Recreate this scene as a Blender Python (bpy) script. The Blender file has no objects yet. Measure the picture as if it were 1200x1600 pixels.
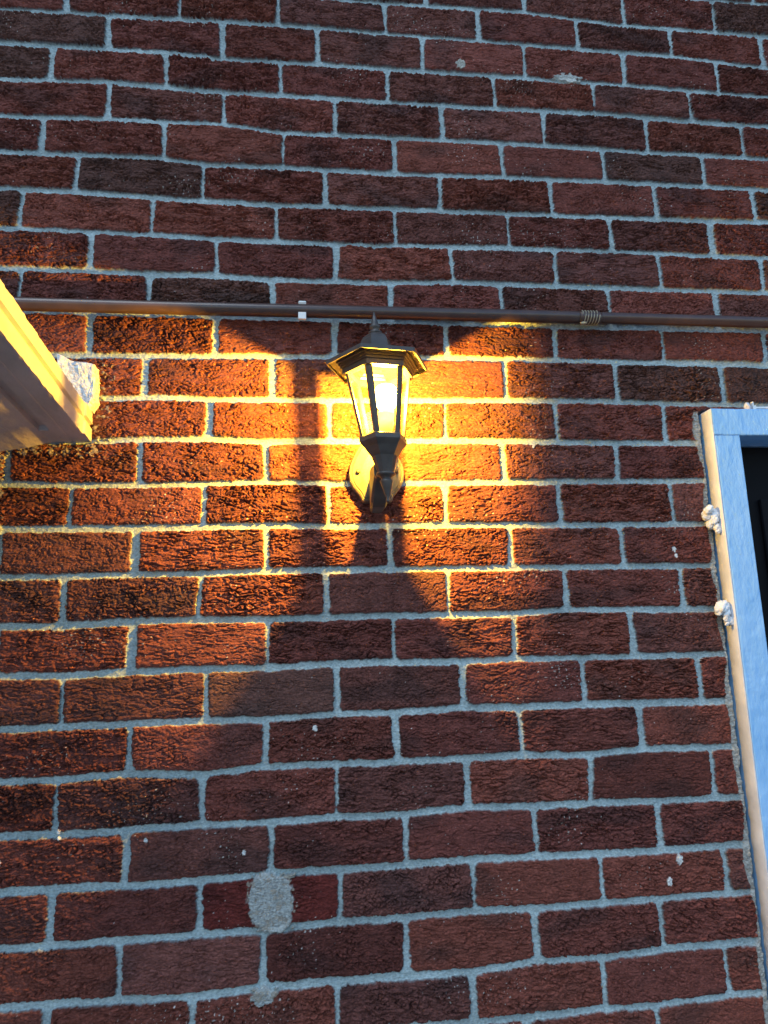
import bpy, bmesh, math, random
import numpy as np
from mathutils import Vector, Matrix, noise as mnoise

S = bpy.context.scene
COL = S.collection

# ------------------------------------------------------------------ camera
cam_d = bpy.data.cameras.new("camera")
cam_d.sensor_fit = 'VERTICAL'
cam_d.sensor_height = 32.0
cam_d.lens = 32.0 * 1000.0 / 1600.0
cam_d.clip_start = 0.02
cam_d.clip_end = 3000.0
cam = bpy.data.objects.new("camera", cam_d)
COL.objects.link(cam)
Rr = (0.994335, -0.103416, -0.024549)
Rd = (-0.005153, 0.183795, -0.982951)
Rf = (0.106165, 0.977509, 0.182221)
cam.matrix_world = Matrix(((Rr[0], -Rd[0], -Rf[0], -0.14723),
                           (Rr[1], -Rd[1], -Rf[1], -1.17759),
                           (Rr[2], -Rd[2], -Rf[2], 1.55),
                           (0, 0, 0, 1)))
S.camera = cam

# ------------------------------------------------------------------ dusk sky, exposure
SUN_EL, SUN_ROT = math.radians(1.5), math.radians(0.0)      # near sunset, behind the house
SKY_STRENGTH = 0.15
EXPOSURE = 3.08
W = bpy.data.worlds.new("World")
S.world = W
W.use_nodes = True
nt = W.node_tree
bg = nt.nodes["Background"]
sky = nt.nodes.new("ShaderNodeTexSky")
sky.sky_type = 'NISHITA'
sky.sun_disc = False
sky.sun_elevation = SUN_EL
sky.sun_rotation = SUN_ROT
sky.altitude = 100.0
sky.ozone_density = 1.6
tint = nt.nodes.new("ShaderNodeMix"); tint.data_type = 'RGBA'; tint.blend_type = 'MULTIPLY'
tint.inputs[0].default_value = 1.0
tint.inputs[7].default_value = (0.86, 1.0, 1.30, 1)          # clear blue hour
nt.links.new(sky.outputs[0], tint.inputs[6]); nt.links.new(tint.outputs[2], bg.inputs[0])
bg.inputs[1].default_value = SKY_STRENGTH

# soft weak key added for brick relief, standing in for bright twilight sky
relief_key_d = bpy.data.lights.new("relief_key", 'SUN')
relief_key_d.energy = 0.16
relief_key_d.angle = math.radians(28)
relief_key_d.color = (0.86, 0.95, 1.0)
relief_key = bpy.data.objects.new("relief_key", relief_key_d)
COL.objects.link(relief_key)
relief_key.location = (-2, -4, 6)
relief_key.rotation_euler = Vector((0.35, 0.62, -1.0)).to_track_quat('-Z', 'Y').to_euler()

S.view_settings.view_transform = 'Standard'
S.view_settings.look = 'None'
S.view_settings.exposure = EXPOSURE
S.view_settings.gamma = 1.0
S.render.engine = 'CYCLES'
S.cycles.max_bounces = 10
S.cycles.transparent_max_bounces = 16
S.cycles.use_denoising = True
LAMP_POWER = 8.6
LAMP_COL = (1.0, 0.525, 0.03)

# ------------------------------------------------------------------ helpers
def tag(o, label=None, cat=None, group=None, kind=None):
    if label: o["label"] = label
    if cat: o["category"] = cat
    if group: o["group"] = group
    if kind: o["kind"] = kind
    return o

def link_bm(name, bm, mat, parent=None, smooth=False, origin=(0, 0, 0)):
    """bmesh in world coordinates -> object whose origin sits at its parent's (or at `origin`)"""
    off = Vector(parent["_loc"]) if parent is not None and "_loc" in parent else Vector(origin)
    bmesh.ops.recalc_face_normals(bm, faces=bm.faces)
    bmesh.ops.translate(bm, verts=bm.verts, vec=-off)
    me = bpy.data.meshes.new(name)
    bm.to_mesh(me); bm.free()
    if smooth:
        me.polygons.foreach_set("use_smooth", [True] * len(me.polygons))
    me.materials.append(mat)
    o = bpy.data.objects.new(name, me)
    COL.objects.link(o)
    if parent is not None:
        o.parent = parent
        o["_loc"] = list(off)
    else:
        o.location = off
    return o

def empty(name, loc):
    o = bpy.data.objects.new(name, None)
    o.empty_display_size = 0.05
    o.location = loc
    o["_loc"] = list(loc)
    COL.objects.link(o)
    return o

def loft(bm, rings, cap0=True, cap1=True, close=True):
    vs = [[bm.verts.new(p) for p in r] for r in rings]
    n = len(vs[0])
    for a, b in zip(vs[:-1], vs[1:]):
        for i in range(n if close else n - 1):
            j = (i + 1) % n
            bm.faces.new((a[i], a[j], b[j], b[i]))
    if cap0: bm.faces.new(list(reversed(vs[0])))
    if cap1: bm.faces.new(vs[-1])
    return vs

def box(bm, x0, x1, y0, y1, z0, z1, bevel=0.0, seg=2):
    r = bmesh.ops.create_cube(bm, size=1.0)
    vs = r["verts"]
    bmesh.ops.scale(bm, vec=(x1 - x0, y1 - y0, z1 - z0), verts=vs)
    bmesh.ops.translate(bm, vec=((x0 + x1) / 2, (y0 + y1) / 2, (z0 + z1) / 2), verts=vs)
    if bevel:
        es = list({e for v in vs for e in v.link_edges})
        bmesh.ops.bevel(bm, geom=es, offset=bevel, segments=seg, affect='EDGES', profile=0.5)

def tube(bm, pts, r, n=16, caps=True):
    pts = [Vector(p) for p in pts]
    rings = []
    up = Vector((0, 0, 1))
    for i, p in enumerate(pts):
        t = (pts[min(i + 1, len(pts) - 1)] - pts[max(i - 1, 0)]).normalized()
        u = up if abs(t.dot(up)) < 0.95 else Vector((0, 1, 0))
        a = t.cross(u).normalized(); b = t.cross(a).normalized()
        rr = r[i] if isinstance(r, (list, tuple)) else r
        rings.append([p + a * (rr * math.cos(2 * math.pi * k / n)) + b * (rr * math.sin(2 * math.pi * k / n)) for k in range(n)])
    loft(bm, rings, caps, caps)

# ------------------------------------------------------------------ materials
def mat(name, col, rough=0.6, metal=0.0, spec=0.5):
    m = bpy.data.materials.new(name)
    m.use_nodes = True
    b = m.node_tree.nodes["Principled BSDF"]
    b.inputs["Base Color"].default_value = (*col, 1)
    b.inputs["Roughness"].default_value = rough
    b.inputs["Metallic"].default_value = metal
    b.inputs["Specular IOR Level"].default_value = spec
    return m

def add_noise(m, scale, colA, colB, bump=0.0, bump_scale=None, dist=0.001, stretch=(1, 1, 1), lo=0.35, hi=0.65):
    t = m.node_tree; N = t.nodes; L = t.links
    b = N["Principled BSDF"]
    tc = N.new("ShaderNodeTexCoord"); mp = N.new("ShaderNodeMapping")
    mp.inputs["Scale"].default_value = stretch
    L.new(tc.outputs["Object"], mp.inputs[0])
    nz = N.new("ShaderNodeTexNoise")
    nz.inputs["Scale"].default_value = scale; nz.inputs["Detail"].default_value = 6
    L.new(mp.outputs[0], nz.inputs["Vector"])
    rp = N.new("ShaderNodeValToRGB")
    rp.color_ramp.elements[0].position = lo; rp.color_ramp.elements[1].position = hi
    rp.color_ramp.elements[0].color = (*colA, 1); rp.color_ramp.elements[1].color = (*colB, 1)
    L.new(nz.outputs["Fac"], rp.inputs[0]); L.new(rp.outputs[0], b.inputs["Base Color"])
    if bump:
        n2 = N.new("ShaderNodeTexNoise")
        n2.inputs["Scale"].default_value = bump_scale or scale; n2.inputs["Detail"].default_value = 5
        L.new(mp.outputs[0], n2.inputs["Vector"])
        bp = N.new("ShaderNodeBump"); bp.inputs["Strength"].default_value = bump; bp.inputs["Distance"].default_value = dist
        L.new(n2.outputs["Fac"], bp.inputs["Height"]); L.new(bp.outputs[0], b.inputs["Normal"])
    return m

M_paint = add_noise(mat("pale_blue_gloss_paint", (0.3, 0.55, 0.9), 0.38), 22, (0.20, 0.44, 0.76), (0.27, 0.51, 0.82), 0.55, 85, 0.005, (1, 1, 0.45))
M_cooled_cream = add_noise(mat("lamp_cooled_cream_paint", (0.75, 0.7, 0.62), 0.55), 25, (0.48, 0.51, 0.58), (0.60, 0.63, 0.70), 0.4, 120, 0.002)  # cream shifted to grey-blue to offset the lamp's warm light
M_slab = add_noise(mat("cream_slab_paint", (0.75, 0.7, 0.6), 0.6), 14, (0.36, 0.315, 0.29), (0.48, 0.425, 0.40), 0.5, 70, 0.004, (1, 0.5, 1), 0.3, 0.6)
M_pipe = add_noise(mat("brown_pipe_paint", (0.08, 0.045, 0.035), 0.32), 40, (0.046, 0.027, 0.023), (0.064, 0.036, 0.029), 0.1, 200, 0.001)
M_clip = mat("pale_plastic", (0.72, 0.72, 0.70), 0.45)
M_wire = mat("pale_jointing_wire", (0.40, 0.36, 0.26), 0.4)
M_lump = add_noise(mat("white_filler", (0.78, 0.78, 0.78), 0.8), 90, (0.54, 0.57, 0.61), (0.72, 0.74, 0.77), 0.6, 180, 0.003)
M_mortarlump = add_noise(mat("rough_pale_mortar", (0.6, 0.6, 0.6), 0.9), 120, (0.40, 0.42, 0.46), (0.74, 0.74, 0.72), 0.9, 160, 0.006)
M_lantern = add_noise(mat("dark_bronze_lantern_paint", (0.06, 0.052, 0.05), 0.42), 60, (0.046, 0.038, 0.034), (0.066, 0.054, 0.048), 0.06, 300, 0.0006)
M_plate = add_noise(mat("worn_bronze_backplate_paint", (0.16, 0.14, 0.11), 0.5), 60, (0.085, 0.078, 0.064), (0.125, 0.115, 0.095), 0.25, 120, 0.001, (1, 1, 0.25))
M_screw = mat("dark_screw", (0.03, 0.03, 0.03), 0.5)
M_door = add_noise(mat("black_door_paint", (0.008, 0.008, 0.010), 0.6, 0, .08), 10, (0.004, 0.004, 0.005), (0.006, 0.006, 0.008))
M_ground = add_noise(mat("concrete_paving", (0.3, 0.3, 0.3), 0.9), 3, (0.20, 0.195, 0.185), (0.28, 0.27, 0.26), 0.3, 60, 0.004)
M_socket = mat("ivory_lamp_holder", (0.55, 0.48, 0.36), 0.5)

M_glass = bpy.data.materials.new("lantern_pane_glass"); M_glass.use_nodes = True
t = M_glass.node_tree; t.nodes.remove(t.nodes["Principled BSDF"])
tr = t.nodes.new("ShaderNodeBsdfTransparent"); tr.inputs[0].default_value = (0.96, 0.96, 0.95, 1)
gl = t.nodes.new("ShaderNodeBsdfGlossy"); gl.inputs["Roughness"].default_value = 0.0
lw = t.nodes.new("ShaderNodeLayerWeight"); lw.inputs[0].default_value = 0.5
pw = t.nodes.new("ShaderNodeMath"); pw.operation = 'POWER'; pw.inputs[1].default_value = 4.0
fr = t.nodes.new("ShaderNodeMath"); fr.operation = 'MULTIPLY_ADD'; fr.inputs[1].default_value = 0.45; fr.inputs[2].default_value = 0.03
t.links.new(lw.outputs["Facing"], pw.inputs[0]); t.links.new(pw.outputs[0], fr.inputs[0])
mx = t.nodes.new("ShaderNodeMixShader")
t.links.new(fr.outputs[0], mx.inputs[0]); t.links.new(tr.outputs[0], mx.inputs[1]); t.links.new(gl.outputs[0], mx.inputs[2])
t.links.new(mx.outputs[0], t.nodes["Material Output"].inputs[0])

M_bulb = bpy.data.materials.new("lit_bulb_glass"); M_bulb.use_nodes = True
t = M_bulb.node_tree; t.nodes.remove(t.nodes["Principled BSDF"])
em = t.nodes.new("ShaderNodeEmission"); em.inputs[0].default_value = (1.0, 0.66, 0.20, 1); em.inputs[1].default_value = 2.6
tr = t.nodes.new("ShaderNodeBsdfTransparent")
ad = t.nodes.new("ShaderNodeAddShader")
t.links.new(em.outputs[0], ad.inputs[0]); t.links.new(tr.outputs[0], ad.inputs[1])
t.links.new(ad.outputs[0], t.nodes["Material Output"].inputs[0])

# brick wall: colour from the brick attribute (each brick's own clay colour, mortar, cement patches)
M_wall = bpy.data.materials.new("rustic_brick_and_mortar"); M_wall.use_nodes = True
t = M_wall.node_tree; N = t.nodes; L = t.links
b = N["Principled BSDF"]; b.inputs["Roughness"].default_value = 0.88; b.inputs["Specular IOR Level"].default_value = 0.16
at = N.new("ShaderNodeAttribute"); at.attribute_name = "clay"
tc = N.new("ShaderNodeTexCoord")
n1 = N.new("ShaderNodeTexNoise"); n1.inputs["Scale"].default_value = 380; n1.inputs["Detail"].default_value = 4
mp = N.new("ShaderNodeMapping"); mp.inputs["Scale"].default_value = (0.6, 1, 1)
L.new(tc.outputs["Object"], mp.inputs[0]); L.new(mp.outputs[0], n1.inputs["Vector"])
mr = N.new("ShaderNodeMapRange"); mr.inputs["From Min"].default_value = 0.3; mr.inputs["From Max"].default_value = 0.7
mr.inputs["To Min"].default_value = 0.72; mr.inputs["To Max"].default_value = 1.28
L.new(n1.outputs["Fac"], mr.inputs["Value"])
vm = N.new("ShaderNodeVectorMath"); vm.operation = 'SCALE'
L.new(at.outputs["Color"], vm.inputs[0]); L.new(mr.outputs[0], vm.inputs["Scale"])
L.new(vm.outputs[0], b.inputs["Base Color"])
bp = N.new("ShaderNodeBump"); bp.inputs["Strength"].default_value = 0.55; bp.inputs["Distance"].default_value = 0.0012
# finest torn wrinkles of the clay, below the mesh's own relief (alpha of the attribute = clay)
m2 = N.new("ShaderNodeMapping"); m2.inputs["Scale"].default_value = (110, 110, 300)
L.new(tc.outputs["Object"], m2.inputs[0])
n3 = N.new("ShaderNodeTexNoise"); n3.inputs["Scale"].default_value = 1.0; n3.inputs["Detail"].default_value = 3; n3.inputs["Distortion"].default_value = 0.9
L.new(m2.outputs[0], n3.inputs["Vector"])
sb = N.new("ShaderNodeMath"); sb.operation = 'SUBTRACT'; sb.inputs[1].default_value = 0.5; L.new(n3.outputs["Fac"], sb.inputs[0])
ab = N.new("ShaderNodeMath"); ab.operation = 'ABSOLUTE'; L.new(sb.outputs[0], ab.inputs[0])
ms = N.new("ShaderNodeMapRange"); ms.interpolation_type = 'SMOOTHSTEP'; ms.inputs["From Min"].default_value = 0.0; ms.inputs["From Max"].default_value = 0.06
L.new(ab.outputs[0], ms.inputs["Value"])
ml = N.new("ShaderNodeMath"); ml.operation = 'MULTIPLY'; L.new(ms.outputs[0], ml.inputs[0]); L.new(at.outputs["Alpha"], ml.inputs[1])
b2 = N.new("ShaderNodeBump"); b2.inputs["Strength"].default_value = 0.8; b2.inputs["Distance"].default_value = 0.0016
L.new(ml.outputs[0], b2.inputs["Height"])
L.new(n1.outputs["Fac"], bp.inputs["Height"]); L.new(b2.outputs[0], bp.inputs["Normal"]); L.new(bp.outputs[0], b.inputs["Normal"])

# ------------------------------------------------------------------ brick wall
# bed joints (X, Z in mm along each course line) and upright joints (X in mm) of this wall
BEDS={-1:[(9,2920),(331,2925),(565,2911),(922,2911)],
0:[(-787,2829),(-201,2842),(7,2838),(222,2838),(444,2837),(674,2837),(909,2823)],
1:[(-781,2749),(-437,2753),(-341,2745),(-133,2749),(5,2749),(319,2750),(549,2749),(897,2743)],
2:[(-774,2663),(-562,2672),(-333,2666),(-100,2666),(3,2666),(241,2667),(475,2671),(700,2667),(886,2664)],
3:[(-767,2579),(-557,2585),(-331,2588),(-214,2576),(1,2580),(351,2582),(587,2578),(874,2581)],
4:[(-761,2498),(-456,2501),(-367,2492),(-211,2494),(-1,2492),(253,2498),(481,2500),(710,2500),(862,2500)],
5:[(-754,2417),(-618,2417),(-465,2411),(-359,2409),(-226,2406),(-4,2410),(355,2413),(589,2415),(851,2419)],
6:[(-748,2331),(-582,2331),(-474,2329),(-338,2325),(-219,2326),(-6,2325),(257,2332),(480,2333),(712,2332),(838,2333)],
7:[(-741,2248),(-566,2247),(-458,2245),(-337,2247),(-231,2242),(-8,2243),(131,2248),(354,2248),(586,2248),(826,2250)],
8:[(-734,2162),(-105,2160),(347,2158),(576,2160),(814,2161)],
9:[(-727,2072),(-556,2073),(-112,2081),(117,2083),(341,2082),(568,2082),(802,2082)],
10:[(-720,1985),(-437,1992),(-349,1990),(-107,1991),(242,1995),(476,1995),(627,1993)],
11:[(-713,1901),(-547,1905),(-462,1910),(-347,1911),(-240,1907),(-108,1909),(109,1911),(218,1911),(454,1909),(624,1910)],
12:[(-707,1824),(-587,1822),(-464,1822),(-234,1828),(-121,1826),(106,1828),(322,1829),(615,1831)],
13:[(-700,1743),(-472,1743),(-348,1744),(-239,1746),(-122,1743),(-20,1743),(102,1744),(315,1743),(624,1743)],
14:[(-694,1658),(-587,1657),(-468,1659),(-357,1659),(-238,1662),(-22,1662),(222,1662),(634,1659)],
15:[(-687,1573),(-587,1572),(-464,1577),(-355,1577),(-237,1575),(-24,1577),(95,1575),(222,1575),(328,1579),(617,1576)],
16:[(-680,1490),(-582,1487),(-471,1490),(-342,1492),(-237,1490),(-112,1494),(-26,1494),(115,1491),(217,1493),(352,1492),(580,1490)],
17:[(-673,1402),(-576,1403),(-467,1404),(-339,1404),(-230,1403),(-108,1407),(-28,1406),(117,1410),(223,1407),(351,1407),(450,1406),(633,1404)],
18:[(-667,1320),(-581,1319),(-463,1324),(-342,1317),(-230,1324),(-114,1323),(-30,1322),(118,1322),(218,1324),(343,1319),(448,1325),(641,1321)],
19:[(-660,1234),(-575,1233),(-464,1234),(-340,1236),(-229,1234),(-110,1237),(-33,1235),(120,1241),(242,1237),(342,1237),(469,1234),(636,1233)],
20:[(-653,1151),(-575,1151),(-465,1149),(-338,1150),(-226,1153),(-111,1153),(-35,1153),(121,1155),(236,1153),(352,1151),(466,1150),(637,1153)],
21:[(-646,1068),(-574,1067),(-466,1068),(-336,1069),(-238,1068),(-112,1073),(-37,1071),(123,1074),(230,1070),(345,1071),(457,1072),(632,1072)],
22:[(-640,985),(-568,984),(-462,982),(-348,978),(-237,984),(-116,983),(-39,983),(113,981),(224,989),(343,987),(454,992),(627,992)],
23:[(-41,906),(114,905),(336,909),(433,907),(562,912),(628,912)]}
PERP={-2:[902],
-1:[103,332,568,792],
0:[-659,-430,-222,12,222,452,677,904],
1:[-574,-340,-140,90,322,555,783],
2:[-680,-451,-218,12,247,475,705],
3:[-562,-332,-102,127,355,591,821],
4:[-686,-450,-211,24,255,483,716],
5:[-616,-370,-124,116,358,595,826],
6:[-713,-468,-223,19,259,485,715],
7:[-579,-340,-104,133,357,586,820],
8:[-705,-467,-229,6,233,467,704],
9:[-573,-340,-109,115,344,575,804],
10:[-465,-229,232,465,697],
11:[-347,-117,105,334,561],
12:[-469,-239,219,450],
13:[-587,-351,-122,99,325,558],
14:[-471,-238,-9,220,448],
15:[-588,-354,-129,99,327,561],
16:[-467,-234,-6,221,450],
17:[-578,-340,-113,119,348,575],
18:[-464,-235,-8,221,448],
19:[-577,-340,-113,117,345,582],
20:[-462,-226,7,237,467],
21:[-575,-340,-110,122,350,582],
22:[-463,-238,-1,227,455],
23:[-572,-348,-116,113,339,564],
24:[431]}


PITCH, RISE = 0.2305, 0.084

def build_wall():
    rng = np.random.default_rng(7)
    def axis(c0, c1, step, o0, o1):
        core = np.arange(c0, c1, step)
        lo = []; v = c0; s = step
        while v > o0:
            s = min(s * 1.12, 0.016); v -= s; lo.append(v)
        hi = []; v = core[-1]; s = step
        while v < o1:
            s = min(s * 1.12, 0.016); v += s; hi.append(v)
        return np.array(lo[::-1] + list(core) + hi)
    xs = axis(-0.82, 0.97, STEP, -1.9, 2.1)
    zs = axis(0.84, 3.04, STEP, 0.0, 3.9)
    X, Z = np.meshgrid(xs, zs)
    sh = X.shape

    def perlin(x, z, seed):
        r = np.random.default_rng(seed)
        T = 256
        ang = r.random((T, T)) * 2 * np.pi
        gx, gz = np.cos(ang).astype(np.float32), np.sin(ang).astype(np.float32)
        xi = np.floor(x).astype(np.int32); zi = np.floor(z).astype(np.int32)
        fx = (x - xi).astype(np.float32); fz = (z - zi).astype(np.float32)
        u = fx * fx * fx * (fx * (fx * 6 - 15) + 10); w = fz * fz * fz * (fz * (fz * 6 - 15) + 10)
        def g(ax, az):
            i = (zi + az) % T; j = (xi + ax) % T
            return gx[i, j] * (fx - ax) + gz[i, j] * (fz - az)
        a = g(0, 0); bb = g(1, 0); c = g(0, 1); d = g(1, 1)
        return ((a + (bb - a) * u) * (1 - w) + (c + (d - c) * u) * w) * 1.5

    def sstep(a, b_, x):
        q = np.clip((x - a) / (b_ - a), 0, 1); return q * q * (3 - 2 * q)

    # --- bed joint heights along X for every course line
    kmin, kmax = -13, 36
    ks = list(range(kmin, kmax + 1))
    bed_t = {}
    for k in ks:
        ideal = 2.834 - k * RISE + (0.0 if k < 0 else 0)
        if k in BEDS:
            p = np.array(BEDS[k], float) / 1000
            zz = np.interp(xs, p[:, 0], p[:, 1])
        elif k < -1:
            zz = np.full_like(xs, 2.918 - (k + 1) * RISE)
        else:
            zz = np.full_like(xs, 0.908 - (k - 23) * RISE)
        bed_t[k] = zz
    # course index and distances for each grid row/col, brick ids
    wob = lambda sx, sz, seed: perlin(X / sx, Z / sz, seed)
    ev = 0.0018 * wob(0.030, 0.014, 11) + 0.0015 * wob(0.009, 0.006, 12) + 0.0008 * wob(.004, .003, 15)
    eh = 0.0018 * wob(0.014, 0.030, 13) + 0.0022 * wob(0.006, 0.008, 14) + 0.0014 * wob(.004, .0032, 16)
    D = np.full(sh, -0.02, np.float32)
    BID = np.zeros(sh, np.int32)
    U = np.zeros(sh, np.float32)
    bricks = []
    for k in ks[1:]:
        top = bed_t[k - 1]; bot = bed_t[k]
        jl = [v / 1000 for v in PERP.get(k, [])]
        if not jl:
            jl = [(0.5 if k % 2 else 0.0) * PITCH + rng.normal(0, .004)]
        full = [jl[0]]
        for v in jl[1:]:
            gap = v - full[-1]; n = max(1, round(gap / PITCH))
            a0 = full[-1]
            for q in range(1, n + 1): full.append(a0 + gap * q / n)
        while full[0] > xs[0] - .3: full.insert(0, full[0] - PITCH + rng.normal(0, .003))
        while full[-1] < xs[-1] + .3: full.append(full[-1] + PITCH + rng.normal(0, .003))
        zmin, zmax = bot.min() - .004, top.max() + .004
        r0, r1 = np.searchsorted(zs, zmin), np.searchsorted(zs, zmax)
        if r1 <= r0: continue
        for x0, x1 in zip(full[:-1], full[1:]):
            c0, c1 = np.searchsorted(xs, x0 - .004), np.searchsorted(xs, x1 + .004)
            if c1 <= c0: continue
            sl = (slice(r0, r1), slice(c0, c1))
            x = X[sl]; z = Z[sl]
            mt, mb = 0.0054 + rng.normal(0, .0006, 2)
            ml, mr_ = np.clip(0.0045 + rng.normal(0, .0017, 2), .0018, .0088)
            tl = rng.normal(0, .0012, 2)            # out-of-square ends
            hz = (z - (top + bot)[None, c0:c1] / 2) / 0.04
            dx = np.minimum(x - (x0 + ml + tl[0] * hz), (x1 - mr_ + tl[1] * hz) - x) + eh[sl]
            dz = np.minimum((top[None, c0:c1] - mt) - z, z - (bot[None, c0:c1] + mb)) + ev[sl]
            r = 0.0055 + 0.003 * rng.random()
            d = np.where((dx < r) & (dz < r), r - np.hypot(np.maximum(r - dx, 0), np.maximum(r - dz, 0)), np.minimum(dx, dz))
            better = d > D[sl]
            D[sl] = np.where(better, d, D[sl])
            bid = len(bricks)
            BID[sl] = np.where(better, bid, BID[sl])
            bricks.append((x0, x1, k))
    nb = len(bricks)
    # --- per brick character
    b_off = rng.normal(0, .0008, nb)
    b_tx = rng.normal(0, .008, nb); b_tz = rng.normal(0, .014, nb)
    b_an = np.clip(rng.normal(1, .25, nb), .5, 1.5)
    b_rough = np.clip(rng.normal(.95, .32, nb), .35, 1.55)
    b_sx = rng.random(nb) * 40; b_sz = rng.random(nb) * 40
    cxs = np.array([(a + c) / 2 for a, c, _ in bricks])
    czs = np.array([2.876 - k * RISE for _, _, k in bricks])
    pal = np.array([(.168, .052, .041), (.150, .047, .039), (.184, .056, .041), (.132, .050, .043), (.156, .058, .048), (.116, .054, .045)])
    pw = np.array([.27, .2, .2, .12, .13, .08])
    ci = rng.choice(len(pal), nb, p=pw)
    b_col = pal[ci] * (1 + rng.normal(0, .10, nb))[:, None]
    # a few bricks one can tell: the clean dark red ones either side of the cement patch
    for i, (a, c, k) in enumerate(bricks):
        if k == 21 and a < -.22 < c: b_col[i] = (.13, .026, .022); b_rough[i] = .6

    bid = BID
    xx = X + b_sx[bid]; zz = Z + b_sz[bid]
    an = b_an[bid]
    # warped, mostly horizontal wrinkles: drag-faced clay
    wx = 0.006 * perlin(xx / .020, zz / .012, 21)
    wz = 0.0026 * perlin(xx / .030, zz / .012, 22) + 0.0010 * perlin(xx / .008, zz / .006, 23)
    px, pz = xx + wx, zz + wz
    nA = perlin(px / (.027 * an), pz / .0078, 24)
    nB = perlin(px / (.0135 * an), pz / .0048, 25)
    nC = perlin(xx / .045, zz / .022, 26)
    nD = perlin(px / .0042, pz / .0026, 27)
    nE = perlin(px / .016, pz / .009, 28)
    crackA = 1 - sstep(0.02, .20, np.abs(nA + .05))
    crackB = 1 - sstep(0.02, .20, np.abs(nB))
    mask = sstep(-.35, .35, nC + .4 * nB)
    # torn ledges: the drag of the wire leaves short overlapping scales, lip downwards
    ph = pz / .0086 + 1.7 * perlin(xx / (.036 * an), zz / .022, 29) + .9 * perlin(px / (.011 * an), pz / .009, 30)
    saw = ph - np.floor(ph)
    lip = sstep(-.45, .35, nE) * (.55 + .45 * mask)
    ledge = np.where(saw < .16, saw / .16, 1 - (saw - .16) / .84)
    rel = (0.0010 * nA + 0.0007 * nB + 0.0010 * nC + 0.0006 * nD + 0.0048 * (ledge - .5) * lip
           - 0.0056 * crackA * (0.25 + .75 * mask) - 0.0034 * crackB * (.3 + .7 * mask))
    hb = 0.0 + b_off[bid] + rel * b_rough[bid] + b_tx[bid] * (X - cxs[bid]) * .3 + b_tz[bid] * (Z - czs[bid]) * .5
    # ragged arris: shave the edge
    hb -= 0.0022 * (1 - sstep(0, .006, D)) * (0.6 + .6 * np.clip(nB + .3, 0, 1))
    # mortar: slightly recessed, trowelled, sandy
    hm = -0.0068 + 0.0013 * perlin(X / .05, Z / .02, 31) + 0.0007 * perlin(X / .008, Z / .006, 32) + 0.0004 * perlin(X / .003, Z / .003, 33)
    m = sstep(-.0006, .0016, D)
    H = hm * (1 - m) + hb * m
    colm = np.array((.300, .372, .385))
    mv = 1 + .12 * perlin(X / .06, Z / .03, 41) + .12 * perlin(X / .004, Z / .004, 42) + .16 * perlin(X / .23, Z / .17, 46)
    pit = sstep(.62, .9, perlin(X / .011, Z / .006, 47))
    hm = hm - .004 * pit + .0012 * perlin(X / .10, Z / .009, 48)
    cm = colm[None, None, :] * mv[..., None]
    fl = sstep(.05, .6, perlin(xx / .11, zz / .05, 43))          # fire-flashed patches on the clay
    cb = b_col[bid] * (1 + .18 * perlin(xx / .03, zz / .012, 44) + .20 * perlin(xx / .013 + 9, zz / .0042, 45) + .10 * nD)[..., None]
    cb = cb * (1 - fl[..., None] * np.array((.34, .22, .16)))
    Cc = cm * (1 - m[..., None]) + cb * m[..., None]

    # mortar dust and lime specks on the clay
    speck = sstep(.80, .95, perlin(X / .0045, Z / .0035, 51) + .35 * perlin(X / .12, Z / .1, 52))
    Cc = Cc * (1 - .75 * speck[..., None]) + np.array((.62, .60, .56)) * .75 * speck[..., None]
    H += .0004 * speck

    def patch(cx, cz, rx, rz, col, lift, seed, rough=.25, lo=0.0, amt=1.0, grain=.0006):
        nonlocal H, Cc
        c0, c1 = np.searchsorted(xs, cx - rx * 1.7), np.searchsorted(xs, cx + rx * 1.7)
        r0, r1 = np.searchsorted(zs, cz - rz * 1.7), np.searchsorted(zs, cz + rz * 1.7)
        sl = (slice(r0, r1), slice(c0, c1))
        x = X[sl]; z = Z[sl]
        q = np.hypot((x - cx) / rx, (z - cz) / rz)
        q = q + rough * perlin(x / (rx * .55) + seed, z / (rz * .55), 60) + .5 * rough * perlin(x / .006, z / .006, 61)
        mk = sstep(1.04, .94, q) if False else 1 - sstep(.93, 1.05, q)
        mk = mk * amt
        h2 = lift + .0006 * perlin(x / .01, z / .01, 62) + grain * perlin(x / .0035, z / .0035, 63)
        H[sl] = H[sl] * (1 - mk) + h2 * mk
        cc = np.array(col)[None, None, :] * (1 + .16 * perlin(x / .004, z / .004, 64) + .1 * perlin(x / .02, z / .02, 65))[..., None]
        Cc[sl] = Cc[sl] * (1 - mk[..., None]) + cc * mk[..., None]
    cem = (.36, .38, .37)
    patch(-.2235, 1.111, .039, .046, cem, .0004, 3.1, .20)            # round cement plug in a brick
    patch(-.236, .972, .018, .014, cem, -.001, 5.2, .3)
    patch(.175, 2.772, .011, .012, (.42, .41, .36), .0005, 8.7, .3)     # small mortar dab near the top
    patch(.42, 2.756, .030, .010, (.44, .455, .43), -.001, 2.9, .4)
    for sx, sz, sr in [(.549, 1.693, .004), (.552, 1.680, .003), (.497, 1.135, .006), (.474, 1.10, .005), (-.57, 1.238, .003), (-.569, 1.228, .0025),
                       (-.66, 1.196, .004), (-.43, 1.218, .003), (.28, 1.90, .003), (-.15, 1.385, .004), (-.27, 1.19, .003)]:
        patch(sx, sz, sr, sr * 1.4, (.72, .72, .70), .0006, sx * 30, .3)
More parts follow.
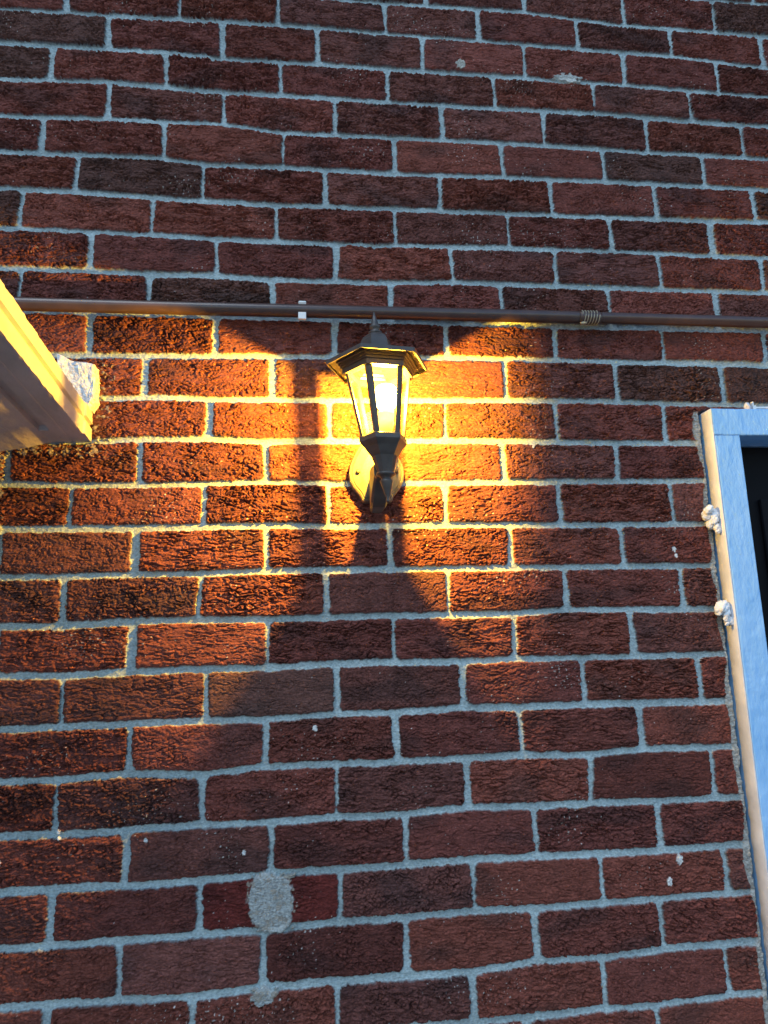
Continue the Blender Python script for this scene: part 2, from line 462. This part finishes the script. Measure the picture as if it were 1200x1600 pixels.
    # mortar smeared over the bricks beneath the slab and beside it
    def dust(x0, x1, z0, z1, amt, seed, soft=.02):
        nonlocal H, Cc, m
        env = sstep(x0 - soft, x0 + soft, X) * (1 - sstep(x1 - soft, x1 + soft, X)) * sstep(z0 - soft * .5, z0 + soft * .5, Z) * (1 - sstep(z1 - soft * .5, z1 + soft * .5, Z))
        nn = .7 * perlin(X / .017, Z / .011, seed) + .5 * perlin(X / .007, Z / .005, seed + 1) + .35 * perlin(X / .003, Z / .003, seed + 2)
        mk = sstep(.0, .22, nn + amt * env - .95) * np.minimum(env * 2, 1)
        th = -.0008 + .0022 * np.clip(nn, -.3, .6) + .0008 * perlin(X / .0035, Z / .003, seed + 3)
        H = np.where(mk > 0, np.maximum(H, H * (1 - mk) + th * mk), H)
        cc = np.array((.25, .22, .18))[None, None, :] * (1 + .25 * perlin(X / .006, Z / .005, seed + 4))[..., None]
        Cc = Cc * (1 - .85 * mk[..., None]) + cc * .85 * mk[..., None]
        m = m * (1 - mk)
    dust(-.265, -.18, 1.065, 1.158, .80, 111, .01)
    dust(-.26, -.21, .96, .985, .95, 121, .008)
    dust(-.75, -.53, 1.874, 1.905, 1.0, 81)
    dust(-.555, -.520, 1.90, 2.06, .80, 91, .012)
    dust(-.75, -.700, 1.55, 1.89, 1.25, 101, .012)
    # ragged mortar fillet along the doorway and the open gap beside the frame
    edge = DX0 - .004 + .0022 * perlin(X / .02, Z / .03, 71) + .0016 * perlin(X / .006, Z / .008, 72)
    below = 1 - sstep(1.972, 1.980, Z + .002 * perlin(X / .02, Z / .02, 73))
    wid = .011 + .010 * perlin(X / .3, Z / .09, 74)
    fil = sstep(-.0015, .0015, X - (edge - wid)) * below * (1 - sstep(1.2, 1.5, Z) * .0)
    H = H * (1 - fil) + (-.004 + .0016 * perlin(X / .006, Z / .006, 75)) * fil
    Cc = Cc * (1 - fil[..., None]) + (np.array((.37, .38, .36)) * (1 + .2 * perlin(X / .008, Z / .008, 76))[..., None]) * fil[..., None]
    gap = sstep(-.0008, .0008, X - edge) * below
    H = H - .035 * gap

    Y = -H
    Cc = np.clip(Cc, .004, .9)
    nr, nc = sh
    co = np.stack([X, Y, Z], -1).reshape(-1, 3).astype(np.float32)
    ii = np.arange(nr * nc).reshape(nr, nc)
    q = np.stack([ii[:-1, :-1], ii[:-1, 1:], ii[1:, 1:], ii[1:, :-1]], -1)
    xm = X[:-1, :-1]; zm = Z[:-1, :-1]
    keep = ~((xm > DX0 + .012) & (xm < DX1 - .012) & (zm < 1.955))
    quads = q[keep].reshape(-1, 4)
    nq = len(quads)
    me = bpy.data.meshes.new("brick_wall")
    me.vertices.add(len(co)); me.vertices.foreach_set("co", co.ravel())
    me.loops.add(nq * 4); me.loops.foreach_set("vertex_index", quads.ravel().astype(np.int32))
    me.polygons.add(nq); me.polygons.foreach_set("loop_start", np.arange(0, nq * 4, 4, dtype=np.int32))
    me.polygons.foreach_set("use_smooth", np.ones(nq, bool))
    me.update(calc_edges=True)
    ca = me.color_attributes.new("clay", 'FLOAT_COLOR', 'POINT')
    ca.data.foreach_set("color", np.concatenate([Cc.reshape(-1, 3), m.reshape(-1, 1)], 1).astype(np.float32).ravel())
    me.materials.append(M_wall)
    o = bpy.data.objects.new("brick_wall", me)
    COL.objects.link(o)
    tag(o, "dark red rustic brick wall with pale grey mortar joints behind the lantern", "wall")
    # the wall's thickness: its inner leaf, with the doorway left open
    bm = bmesh.new()
    y0, y1 = .036, .22
    for (a, c, d, e) in [(-1.9, DX0 + .012, 0, 3.9), (DX0 + .012, DX1 - .012, 1.955, 3.9), (DX1 - .012, 2.1, 0, 3.9)]:
        box(bm, a, c, y0, y1, d, e)
    link_bm("inner_leaf", bm, mat("inner_leaf_mortar", (.35, .36, .34), .9), o)
    return o

STEP = 0.0012
DX0, DX1 = 0.6405, 1.49
build_wall()

# ------------------------------------------------------------------ ground
bm = bmesh.new()
bmesh.ops.create_grid(bm, x_segments=2, y_segments=2, size=400)
g = link_bm("ground", bm, M_ground)
g.location.z = -0.004
tag(g, kind="structure")

# ------------------------------------------------------------------ doorway
fr = empty("door_frame", (DX0, 0, 0))
tag(fr, "pale blue painted timber door frame standing proud of the brick wall", "door frame")
FY, FB = -0.030, 0.085
FZ0, FZ1 = 1.916, 1.972
def wavy_box(bm, x0, x1, y0, y1, z0, z1, axis_, amp=.0006, n=60):
    """a planed timber, edges eased, very slightly out of true"""
    b_ = 0.0025
    def sec(p0, p1, q0, q1):
        return [(p0 + b_, q0), (p1 - b_, q0), (p1 - b_ * .3, q0 + b_ * .3), (p1, q0 + b_), (p1, q1 - b_), (p1 - b_, q1), (p0 + b_, q1), (p0, q1 - b_), (p0, q0 + b_), (p0 + b_ * .3, q0 + b_ * .3)]
    rings = []
    for i in range(n + 1):
        f = i / n
        ring = []
        if axis_ == 'z':
            z = z0 + (z1 - z0) * f
            for (p, q_) in sec(x0, x1, y0, y1):
                d = amp * mnoise.noise(Vector((p * 9, q_ * 9, z * 14))) + amp * .8 * mnoise.noise(Vector((p * 30, q_ * 30, z * 70)))
                ring.append((p + d, q_ + d * .6, z))
        else:
            x = x0 + (x1 - x0) * f
            for (p, q_) in sec(y0, y1, z0, z1):
                d = amp * mnoise.noise(Vector((x * 14, p * 9, q_ * 9))) + amp * .8 * mnoise.noise(Vector((x * 70, p * 30, q_ * 30)))
                ring.append((x, p + d * .6, q_ + d))
        rings.append(ring)
    loft(bm, rings)
bm = bmesh.new(); wavy_box(bm, DX0 + .0015, DX0 + .0555, FY, FB, 0.0, FZ0 - .0006, 'z', n=400)
link_bm("jamb", bm, M_paint, fr)
bm = bmesh.new(); wavy_box(bm, DX1 - .056, DX1, FY, FB, 0.0, FZ0 - .0006, 'z', n=200)
link_bm("jamb", bm, M_paint, fr)
bm = bmesh.new(); wavy_box(bm, DX0 + .0015, DX1, FY - .0006, FB, FZ0, FZ1, 'x', n=300)
link_bm("header", bm, M_paint, fr)
# cream side of the left jamb, coloured cooler against lamp warmth; ragged back edge
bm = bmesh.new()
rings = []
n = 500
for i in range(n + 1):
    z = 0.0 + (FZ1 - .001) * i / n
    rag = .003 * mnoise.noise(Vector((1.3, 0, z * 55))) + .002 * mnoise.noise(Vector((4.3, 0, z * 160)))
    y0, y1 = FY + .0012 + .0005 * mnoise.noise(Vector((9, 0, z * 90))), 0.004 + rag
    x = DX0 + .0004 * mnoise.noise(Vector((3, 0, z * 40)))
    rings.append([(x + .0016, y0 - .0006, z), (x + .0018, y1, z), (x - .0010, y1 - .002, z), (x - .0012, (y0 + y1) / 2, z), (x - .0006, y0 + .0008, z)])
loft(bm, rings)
s_ = link_bm("side_lining", bm, M_cooled_cream, fr, smooth=True)
s_["label"] = "cream side of the left jamb, colour cooled against lamp warmth"

dr = empty("door", (DX0 + .06, .07, 0))
tag(dr, "black panelled door set back inside the pale blue frame", "door")
bm = bmesh.new(); box(bm, DX0 + .0575, DX1 - .058, .045, .083, .006, FZ0 - .003, .002)
link_bm("door_leaf", bm, M_door, dr)
for (a, c) in ((.16, .86), (1.0, 1.80)):
    for (l, r_) in ((DX0 + .13, DX0 + .385), (DX0 + .455, DX0 + .71)):
        bm = bmesh.new()
        for (x0, x1, z0, z1) in ((l, l + .022, a, c), (r_ - .022, r_, a, c), (l + .022, r_ - .022, a, a + .022), (l + .022, r_ - .022, c - .022, c)):
            box(bm, x0, x1, .034, .0445, z0, z1, .004)
        link_bm("panel_moulding", bm, M_door, dr)
bm = bmesh.new()
tube(bm, [(DX1 - .11, .044, 1.02), (DX1 - .11, .010, 1.02), (DX1 - .125, -.002, 1.02), (DX1 - .215, -.002, 1.02)], .009, 12)
link_bm("handle", bm, mat("dull_steel", (.4, .4, .42), .35, 1.0), dr, True)

# filler lumps squeezed out between brick and frame
def lump(name, c, size, seed, material, amp=.35, sub=5, f1=1.6, f2=2.6):
    bm = bmesh.new()
    bmesh.ops.create_icosphere(bm, subdivisions=sub, radius=1)
    for v in bm.verts:
        p = v.co.copy(); p.z *= .62
        q = p + .45 * mnoise.noise_vector(p * 1.7 + Vector((seed, 2, 5)))
        fold = 1 - 2.6 * abs(mnoise.noise(Vector((q.x * f2, q.y * f2, q.z * f2 * .7)) + Vector((0, seed, 0))))
        d = 1 + amp * mnoise.noise(q * f1 + Vector((seed, 0, 0))) + amp * .42 * fold + amp * .16 * mnoise.noise(q * 9.0 + Vector((0, 0, seed)))
        v.co = Vector((v.co.x * size[0] * d + .25 * size[0] * v.co.z, v.co.y * size[1] * d, v.co.z * size[2] * (.7 + .3 * d)))
    bmesh.ops.translate(bm, verts=bm.verts, vec=c)
    return bm
def filler(c, spread, n, seed):
    """several sagging dabs run together"""
    rr = random.Random(seed)
    bm = bmesh.new()
    for i in range(n):
        f = i / (n - 1)
        p = (c[0] + spread[0] * rr.uniform(-1, 1) * (1 - .5 * f) + .010 * f, c[1] + spread[1] * rr.uniform(-1, .5), c[2] + spread[2] * (1 - 2 * f) + rr.uniform(-.003, .003))
        r = rr.uniform(.0064, .0115) * (1.15 - .55 * f)
        b2 = lump("", p, (r * rr.uniform(.8, 1.2), r * .8, r * rr.uniform(1.0, 1.7)), seed * 3.1 + i * 5.7, None, .42, 4)
        bmesh.ops.rotate(b2, verts=b2.verts, cent=p, matrix=Matrix.Rotation(rr.uniform(-.7, .7), 3, 'Y'))
        me_ = bpy.data.meshes.new("tmp"); b2.to_mesh(me_); bm.from_mesh(me_); b2.free(); bpy.data.meshes.remove(me_)
    return bm
G_LUMP = "dried filler lumps beside the door frame"
tag(link_bm("filler_lump", filler((.624, -.012, 1.747), (.009, .007, .021), 9, 4), M_lump, origin=(.625, -.01, 1.75), smooth=True), "upper, longer dried white filler lump stuck between brick and door frame", "filler lump", G_LUMP)
tag(link_bm("filler_lump", filler((.623, -.013, 1.563), (.010, .007, .016), 8, 9), M_lump, origin=(.622, -.01, 1.565), smooth=True), "lower, shorter dried white filler lump stuck between brick and door frame", "filler lump", G_LUMP)

# crumb, cable clip and cable lying on top of the header
bm = lump("", (.729, -.018, 1.9800), (.0052, .006, .0085), 31.0, None, .4, 3)
bmesh.ops.rotate(bm, verts=bm.verts, cent=(.729, -.018, 1.98), matrix=Matrix.Rotation(-.6, 3, 'Y'))
tag(link_bm("plaster_crumb", bm, M_cooled_cream, origin=(.729, -.018, 1.973), smooth=True), "small pale plaster crumb lying on top of the door frame", "crumb")
cb = empty("cable", (.745, -.014, 1.973))
tag(cb, "thin white cable and clip lying along the top of the door frame", "cable")
bm = bmesh.new(); tube(bm, [(.744 + .02 * i, -.014 - .001 * math.sin(i), 1.9790 + .0008 * math.sin(i * .8)) for i in range(36)], .0028, 10)
link_bm("cord", bm, M_clip, cb, True)
bm = bmesh.new(); box(bm, .7405, .7475, -.020, -.008, 1.9725, 1.9835, .001); box(bm, .7420, .7450, -.017, -.011, 1.9825, 1.9925, .0008)
link_bm("clip", bm, M_clip, cb)

# ------------------------------------------------------------------ pipe along the wall
px0, px1 = -1.85, 2.05
def pz(x): return 2.1635 + .0035 * (x + .2)
PY, PR = -0.0195, 0.0125
pp = empty("pipe", (-.171, PY, pz(-.171)))
tag(pp, "thin brown painted pipe running along the wall above the lantern", "pipe")
bm = bmesh.new(); tube(bm, [(x, PY + .0006 * math.sin(x * 7), pz(x) + .0008 * math.sin(x * 5)) for x in np.linspace(px0, .402, 60)], PR, 28)
link_bm("tube", bm, M_pipe, pp, True)
bm = bmesh.new(); tube(bm, [(x, PY + .0006 * math.sin(x * 7), pz(x) + .0008 * math.sin(x * 5)) for x in np.linspace(.4025, px1, 50)], PR * .93, 28)
link_bm("tube", bm, M_pipe, pp, True)
bm = bmesh.new(); tube(bm, [(x, PY, pz(x)) for x in np.linspace(.386, .432, 8)], [PR, PR * 1.07, PR * 1.09, PR * 1.09, PR * 1.09, PR * 1.08, PR * 1.06, PR * .96], 28)
link_bm("coupling", bm, M_pipe, pp, True)
bm = bmesh.new()
hel = []
for i in range(6 * 20 + 1):
    a = 2 * math.pi * i / 20
    x = .390 + .036 * i / 120 + .0012 * math.sin(i * .31)
    hel.append((x, PY - (PR * 1.09 + .0008) * math.cos(a), pz(x) + (PR * 1.09 + .0008) * math.sin(a)))
tube(bm, hel, .0007, 8)
lm = lump("", (.394, PY - .004, pz(.394) - PR - .001), (.006, .004, .003), 5.0, None, .5, 3)
me_ = bpy.data.meshes.new("tmp"); lm.to_mesh(me_); bm.from_mesh(me_); lm.free(); bpy.data.meshes.remove(me_)
link_bm("wire_binding", bm, M_wire, pp, True)["label"] = "pale wire bound round the pipe joint"
bm = bmesh.new()   # open pipe clip: base behind the pipe, an upper and a lower jaw
cx = -.171; cz = pz(cx)
prof = []
ro, ri = PR + .0040, PR + .0003
angs = [math.radians(a) for a in np.linspace(62, 298, 26)]       # 0 = away from wall, opens to the front
outer = [(PY - ro * math.cos(a), cz + ro * math.sin(a)) for a in angs]
inner = [(PY - ri * math.cos(a), cz + ri * math.sin(a)) for a in angs]
ring = outer + inner[::-1]
r0 = [(cx - .0075, y, z) for y, z in ring]; r1 = [(cx + .0075, y, z) for y, z in ring]
v0 = [bm.verts.new(p) for p in r0]; v1 = [bm.verts.new(p) for p in r1]
nn = len(ring); h = nn // 2
for i in range(nn):
    j = (i + 1) % nn
    bm.faces.new((v0[i], v0[j], v1[j], v1[i]))
for i in range(h - 1):
    for v in (v0, v1):
        bm.faces.new((v[i], v[i + 1], v[nn - 2 - i], v[nn - 1 - i]))
box(bm, cx - .0075, cx + .0075, PY - .013, PY - .006, cz - PR - .0105, cz - PR + .0035, .0008)
box(bm, cx - .0070, cx + .0070, PY - .005, PY + .010, cz + PR + .0015, cz + PR + .0060, .0008)
link_bm("pipe_clip", bm, M_clip, pp)["label"] = "pale plastic clip gripping the pipe"

# ------------------------------------------------------------------ cream slab sticking out from the wall, upper left
SZ = 1.903
def slab():
    bm = bmesh.new()
    ds = sorted(set([-.03, 0.0, .046, .0475, .066, .072] + list(np.linspace(.008, .040, 5)) + list(np.linspace(.08, .64, 95))))
    rings = []
    for d in ds:
        y = -d
        xr = -.560 + .110 * max(d, 0)
        nzb = lambda s, f: mnoise.noise(Vector((s * 7.1, d * f, s)))
        e1 = .0022 * nzb(1, 45) + .0010 * nzb(2, 150)
        e2 = .0016 * nzb(3, 40) + .0009 * nzb(4, 160)
        prd = .0035 if d < .047 else 0.0
        gd = .0075 if d > .070 else 0.0        # drip groove stops short of the wall
        sg = .0045 if d > .050 else .0004
        top = SZ + .060
        P = [(-.0 - prd - e1 * .5, SZ + .0015 + e1 * .4), (-.001 - prd, SZ + .024), (sg, SZ + .0265), (sg, SZ + .0325), (-.001 - prd, SZ + .035), (-prd - e2 * .6, top - .0015 + e2),
             (.004 + e2, top + .001 + e2), (.25, top + .003), (.95, top + .004), (.95, SZ - .040), (.175, SZ - .0220), (.105, SZ - .0115), (.0680, SZ - .0006), (.0660, SZ + gd), (.0510, SZ + gd), (.0490, SZ), (.030, SZ + .0002), (.0285, SZ + .0012), (.004 + e1 * .6, SZ + .0012)]
        rings.append([(xr - u, y, z) for u, z in P])
    loft(bm, rings)
    return bm
so = link_bm("concrete_slab", slab(), M_slab, origin=(-.56, 0, SZ))
tag(so, "cream painted concrete slab with a drip groove jutting from the wall at left", "canopy slab")

# lump of pale mortar packed on the slab's end against the wall
bm = bmesh.new()
out = [(-.6120, 1.966), (-.5530, 1.958), (-.5445, 1.974), (-.5480, 1.990), (-.5450, 2.005), (-.5490, 2.026), (-.5500, 2.0430), (-.5640, 2.0480), (-.5800, 2.0500), (-.5900, 2.0440), (-.6050, 2.0600), (-.6180, 2.0650)]
ring0 = [(x, .012, z) for x, z in out]; ring1 = [(x, -.020, z) for x, z in out]
cx_, cz_ = -.578, 2.005
ring2 = [(cx_ + (x - cx_) * .90, -.027, cz_ + (z - cz_) * .90) for x, z in out]
loft(bm, [ring0, ring1, ring2])
bmesh.ops.triangulate(bm, faces=bm.faces)
bmesh.ops.subdivide_edges(bm, edges=bm.edges, cuts=5, use_grid_fill=True)
for v in bm.verts:
    p = v.co * 60
    v.co += Vector((.0020 * mnoise.noise(p), .0045 * mnoise.noise(p * .8 + Vector((7, 3, 1))) + .002 * mnoise.noise(p * 3), .0020 * mnoise.noise(p + Vector((0, 9, 0)))))
tag(link_bm("mortar_lump", bm, M_mortarlump, origin=(-.58, 0, 1.966)), "rough white mortar lump packed between cream slab and brick wall", "mortar lump")

# ------------------------------------------------------------------ wall lantern
LX, LY, LZ = -.0380, -.150, 1.938
THETA = math.radians(-23)
def ax(z): return LX - (.041 if z > 1.935 else .056) * (z - 1.935)
def hexr(r, z, n=6, th=THETA):
    return [(ax(z) + r * math.sin(th + 2 * math.pi * k / n), LY - r * math.cos(th + 2 * math.pi * k / n), z) for k in range(n)]
lan = empty("wall_lantern", (-.033, 0, 1.84))
tag(lan, "lit black six-sided carriage lantern bracketed to the brick wall", "lantern")

# roof: shell with overhanging eaves and a hollow underside
bm = bmesh.new()
loft(bm, [hexr(.012, 2.0130), hexr(.0600, 2.0010), hexr(.0700, 2.0000), hexr(.0855, 1.9965), hexr(.0860, 1.9925), hexr(.0885, 1.9920), hexr(.0890, 1.9990), hexr(.0850, 2.0005),
          hexr(.0640, 2.0065), hexr(.0440, 2.0135), hexr(.0310, 2.0205), hexr(.0285, 2.0290), hexr(.0265, 2.0390), hexr(.0225, 2.0465), hexr(.0120, 2.0545)])
roof = link_bm("roof", bm, M_lantern, lan)
bm = bmesh.new()
loft(bm, [hexr(r, z, 24) for r, z in [(.0118, 2.0540), (.0118, 2.0575), (.0075, 2.0590), (.0070, 2.0620), (.0092, 2.0645), (.0100, 2.0670), (.0092, 2.0695), (.0062, 2.0715), (.0066, 2.0735), (.0052, 2.0790), (.0034, 2.0860), (.0016, 2.0920), (.0019, 2.0935), (.0006, 2.0955)]])
link_bm("finial", bm, M_lantern, roof, True)
# stepped cornice under the roof
bm = bmesh.new()
rings = [hexr(r, z) for r, z in [(.0500, 1.9995), (.0715, 1.9992), (.0715, 1.9950), (.0680, 1.9945), (.0680, 1.9905), (.0650, 1.9900), (.0650, 1.9862), (.0620, 1.9856), (.0620, 1.9765), (.0500, 1.9760)]]
vs = loft(bm, rings, False, False)
a, b_ = vs[-1], vs[0]
for i in range(6):
    j = (i + 1) % 6
    bm.faces.new((a[i], a[j], b_[j], b_[i]))
link_bm("cornice", bm, M_lantern, lan)
# dark stepped plate added under the roof to cut glare seen through panes
bm = bmesh.new()
loft(bm, [hexr(.0498, 1.9860), hexr(.0470, 1.9866), hexr(.0440, 1.9900), hexr(.0400, 1.9905), hexr(.0360, 1.9940), hexr(.0300, 1.9945), hexr(.0240, 1.9975), hexr(.004, 1.9980), hexr(.004, 1.9990), hexr(.0498, 1.9992)], False, False)
link_bm("added_glare_plate", bm, add_noise(mat("glare_damping_black", (.014, .013, .012), .35), 40, (.011, .010, .009), (.017, .016, .015)), lan)
# six glazing bars and six panes
zt, zb, rt, rb = 1.9764, 1.8685, .0565, .0385
def at_(th, r, z, tang=0.0):
    return Vector((ax(z) + r * math.sin(th) + tang * math.cos(th), LY - r * math.cos(th) + tang * math.sin(th), z))
for k in range(6):
    th = THETA + k * math.pi / 3
    bm = bmesh.new()
    rings = []
    for z, r, w in ((zb, rb, .0056), (zt, rt, .0067)):
        rings.append([at_(th, r - .0052, z, -w * .72), at_(th, r - .0030, z, -w), at_(th, r - .0008, z, -w * .55), at_(th, r + .0002, z, 0), at_(th, r - .0008, z, w * .55), at_(th, r - .0030, z, w), at_(th, r - .0052, z, w * .72)])
    loft(bm, rings)
    link_bm("glazing_bar", bm, M_lantern, lan)
for k in range(6):
    t0, t1 = THETA + k * math.pi / 3, THETA + (k + 1) * math.pi / 3
    bm = bmesh.new()
    loft(bm, [[at_(t0, rb - .0034, zb), at_(t1, rb - .0034, zb), at_(t1, rb - .0048, zb), at_(t0, rb - .0048, zb)],
              [at_(t0, rt - .0034, zt), at_(t1, rt - .0034, zt), at_(t1, rt - .0048, zt), at_(t0, rt - .0048, zt)]])
    link_bm("glass_pane", bm, M_glass, lan)
# cup, stem and pendant below
bm = bmesh.new()
loft(bm, [hexr(r, z) for r, z in [(.0340, 1.8690), (.0390, 1.8690), (.0408, 1.8670), (.0408, 1.8590), (.0385, 1.8555), (.0335, 1.8500), (.0268, 1.8400), (.0225, 1.8345)]])
link_bm("cup", bm, M_lantern, lan)
bm = bmesh.new()
loft(bm, [hexr(r, z, 12) for r, z in [(.0222, 1.8346), (.0205, 1.8300), (.0180, 1.8220), (.0150, 1.8120), (.0140, 1.8080)]])
link_bm("stem", bm, M_lantern, lan)
bm = bmesh.new()
loft(bm, [hexr(r, z, 20) for r, z in [(.0150, 1.8079), (.0160, 1.8060), (.0160, 1.8035), (.0120, 1.8020), (.0085, 1.7985), (.0085, 1.7965), (.0112, 1.7940), (.0112, 1.7925), (.0085, 1.7840), (.0045, 1.7700), (.0020, 1.7630), (.0036, 1.7612), (.0036, 1.7592), (.0010, 1.7575)]])
link_bm("pendant", bm, M_lantern, lan, True)
# bracket arm from the stem back to the plate
bm = bmesh.new()
rings = []
for f in np.linspace(0, 1, 14):
    y = -.150 + .012 + f * .120
    s3 = f * f * (3 - 2 * f)
    zt_ = 1.828 + .006 * math.sin(math.pi * f)
    g_ = min(1.0, f * 1.7); g_ = g_ * g_ * (3 - 2 * g_)
    zb_ = 1.804 - .040 * g_
    w = .0150 + .0030 * g_ - .0060 * f
    x = -.0345 - .0030 * g_ + .002 * f
    rings.append([(x - w, y, zb_ + .004), (x - w, y, zt_ - .003), (x - w + .003, y, zt_), (x + w - .003, y, zt_), (x + w, y, zt_ - .003), (x + w, y, zb_ + .004), (x + w - .004, y, zb_), (x - w + .004, y, zb_)])
loft(bm, rings)
link_bm("bracket_arm", bm, M_lantern, lan)
# shield-shaped back plate with a raised border
zz_ = [1.7860, 1.7885, 1.7930, 1.8000, 1.8120, 1.8250, 1.8390, 1.8530, 1.8660, 1.8790, 1.8900, 1.8990, 1.9060, 1.9100]
hw_ = [.0250, .0285, .0300, .0340, .0440, .0500, .0522, .0505, .0455, .0390, .0330, .0250, .0140, .0040]
outl = [(-h_, z) for h_, z in zip(hw_, zz_)] + [(h_, z) for h_, z in list(zip(hw_, zz_))[::-1]]
def shield(s, y, zc=1.842):
    return [(-.0330 + x * s, y, zc + (z - zc) * s) for x, z in outl]
bm = bmesh.new()
loft(bm, [shield(1.0, .004), shield(1.0, -.014), shield(.985, -.0175), shield(.93, -.0195), shield(.905, -.0185), shield(.87, -.0205), shield(.55, -.0255), shield(.25, -.0275), shield(.05, -.028)])
plate = link_bm("backplate", bm, M_plate, lan)
for sx in (-.0685, .0030):
    bm = bmesh.new()
    n = 14
    loft(bm, [[(sx + r * math.cos(2 * math.pi * k / n), y, 1.8415 + r * math.sin(2 * math.pi * k / n)) for k in range(n)] for r, y in ((.0042, -.016), (.0042, -.0265), (.003, -.0280), (.001, -.0284))])
    link_bm("screw", bm, M_screw, plate, True)

# bulb: lamp holder, glass globe, and its light
BX, BY, BZ = LX + .010, LY - .008, 1.938
bm = bmesh.new()
n = 20
loft(bm, [[(BX - .010 * max(0, (1.905 - z) / .036) + r * math.cos(2 * math.pi * k / n), BY + .012 * max(0, (1.905 - z) / .036) + r * math.sin(2 * math.pi * k / n), z) for k in range(n)]
          for r, z in ((.0165, 1.8692), (.0165, 1.893), (.0145, 1.895), (.0135, 1.905), (.0125, 1.912))])
link_bm("lamp_holder", bm, M_socket, lan, True)
bm = bmesh.new()
prof = [(.0105, 1.9122), (.0125, 1.9160), (.0165, 1.9220), (.0200, 1.9290), (.0215, 1.9370), (.0210, 1.9440), (.0185, 1.9510), (.0140, 1.9560), (.0070, 1.9590), (.0015, 1.9597)]
loft(bm, [[(BX + r * math.cos(2 * math.pi * k / n), BY + r * math.sin(2 * math.pi * k / n), z) for k in range(n)] for r, z in prof])
link_bm("bulb", bm, M_bulb, lan, True)
ld = bpy.data.lights.new("bulb_light", 'POINT')
ld.energy = LAMP_POWER
ld.color = LAMP_COL
ld.shadow_soft_size = 0.004
lo_ = bpy.data.objects.new("bulb_light", ld)
COL.objects.link(lo_)
lo_.parent = lan
lo_.location = Vector((BX, BY, BZ)) - Vector(lan["_loc"])

for o in bpy.data.objects:
    if "_loc" in o: del o["_loc"]
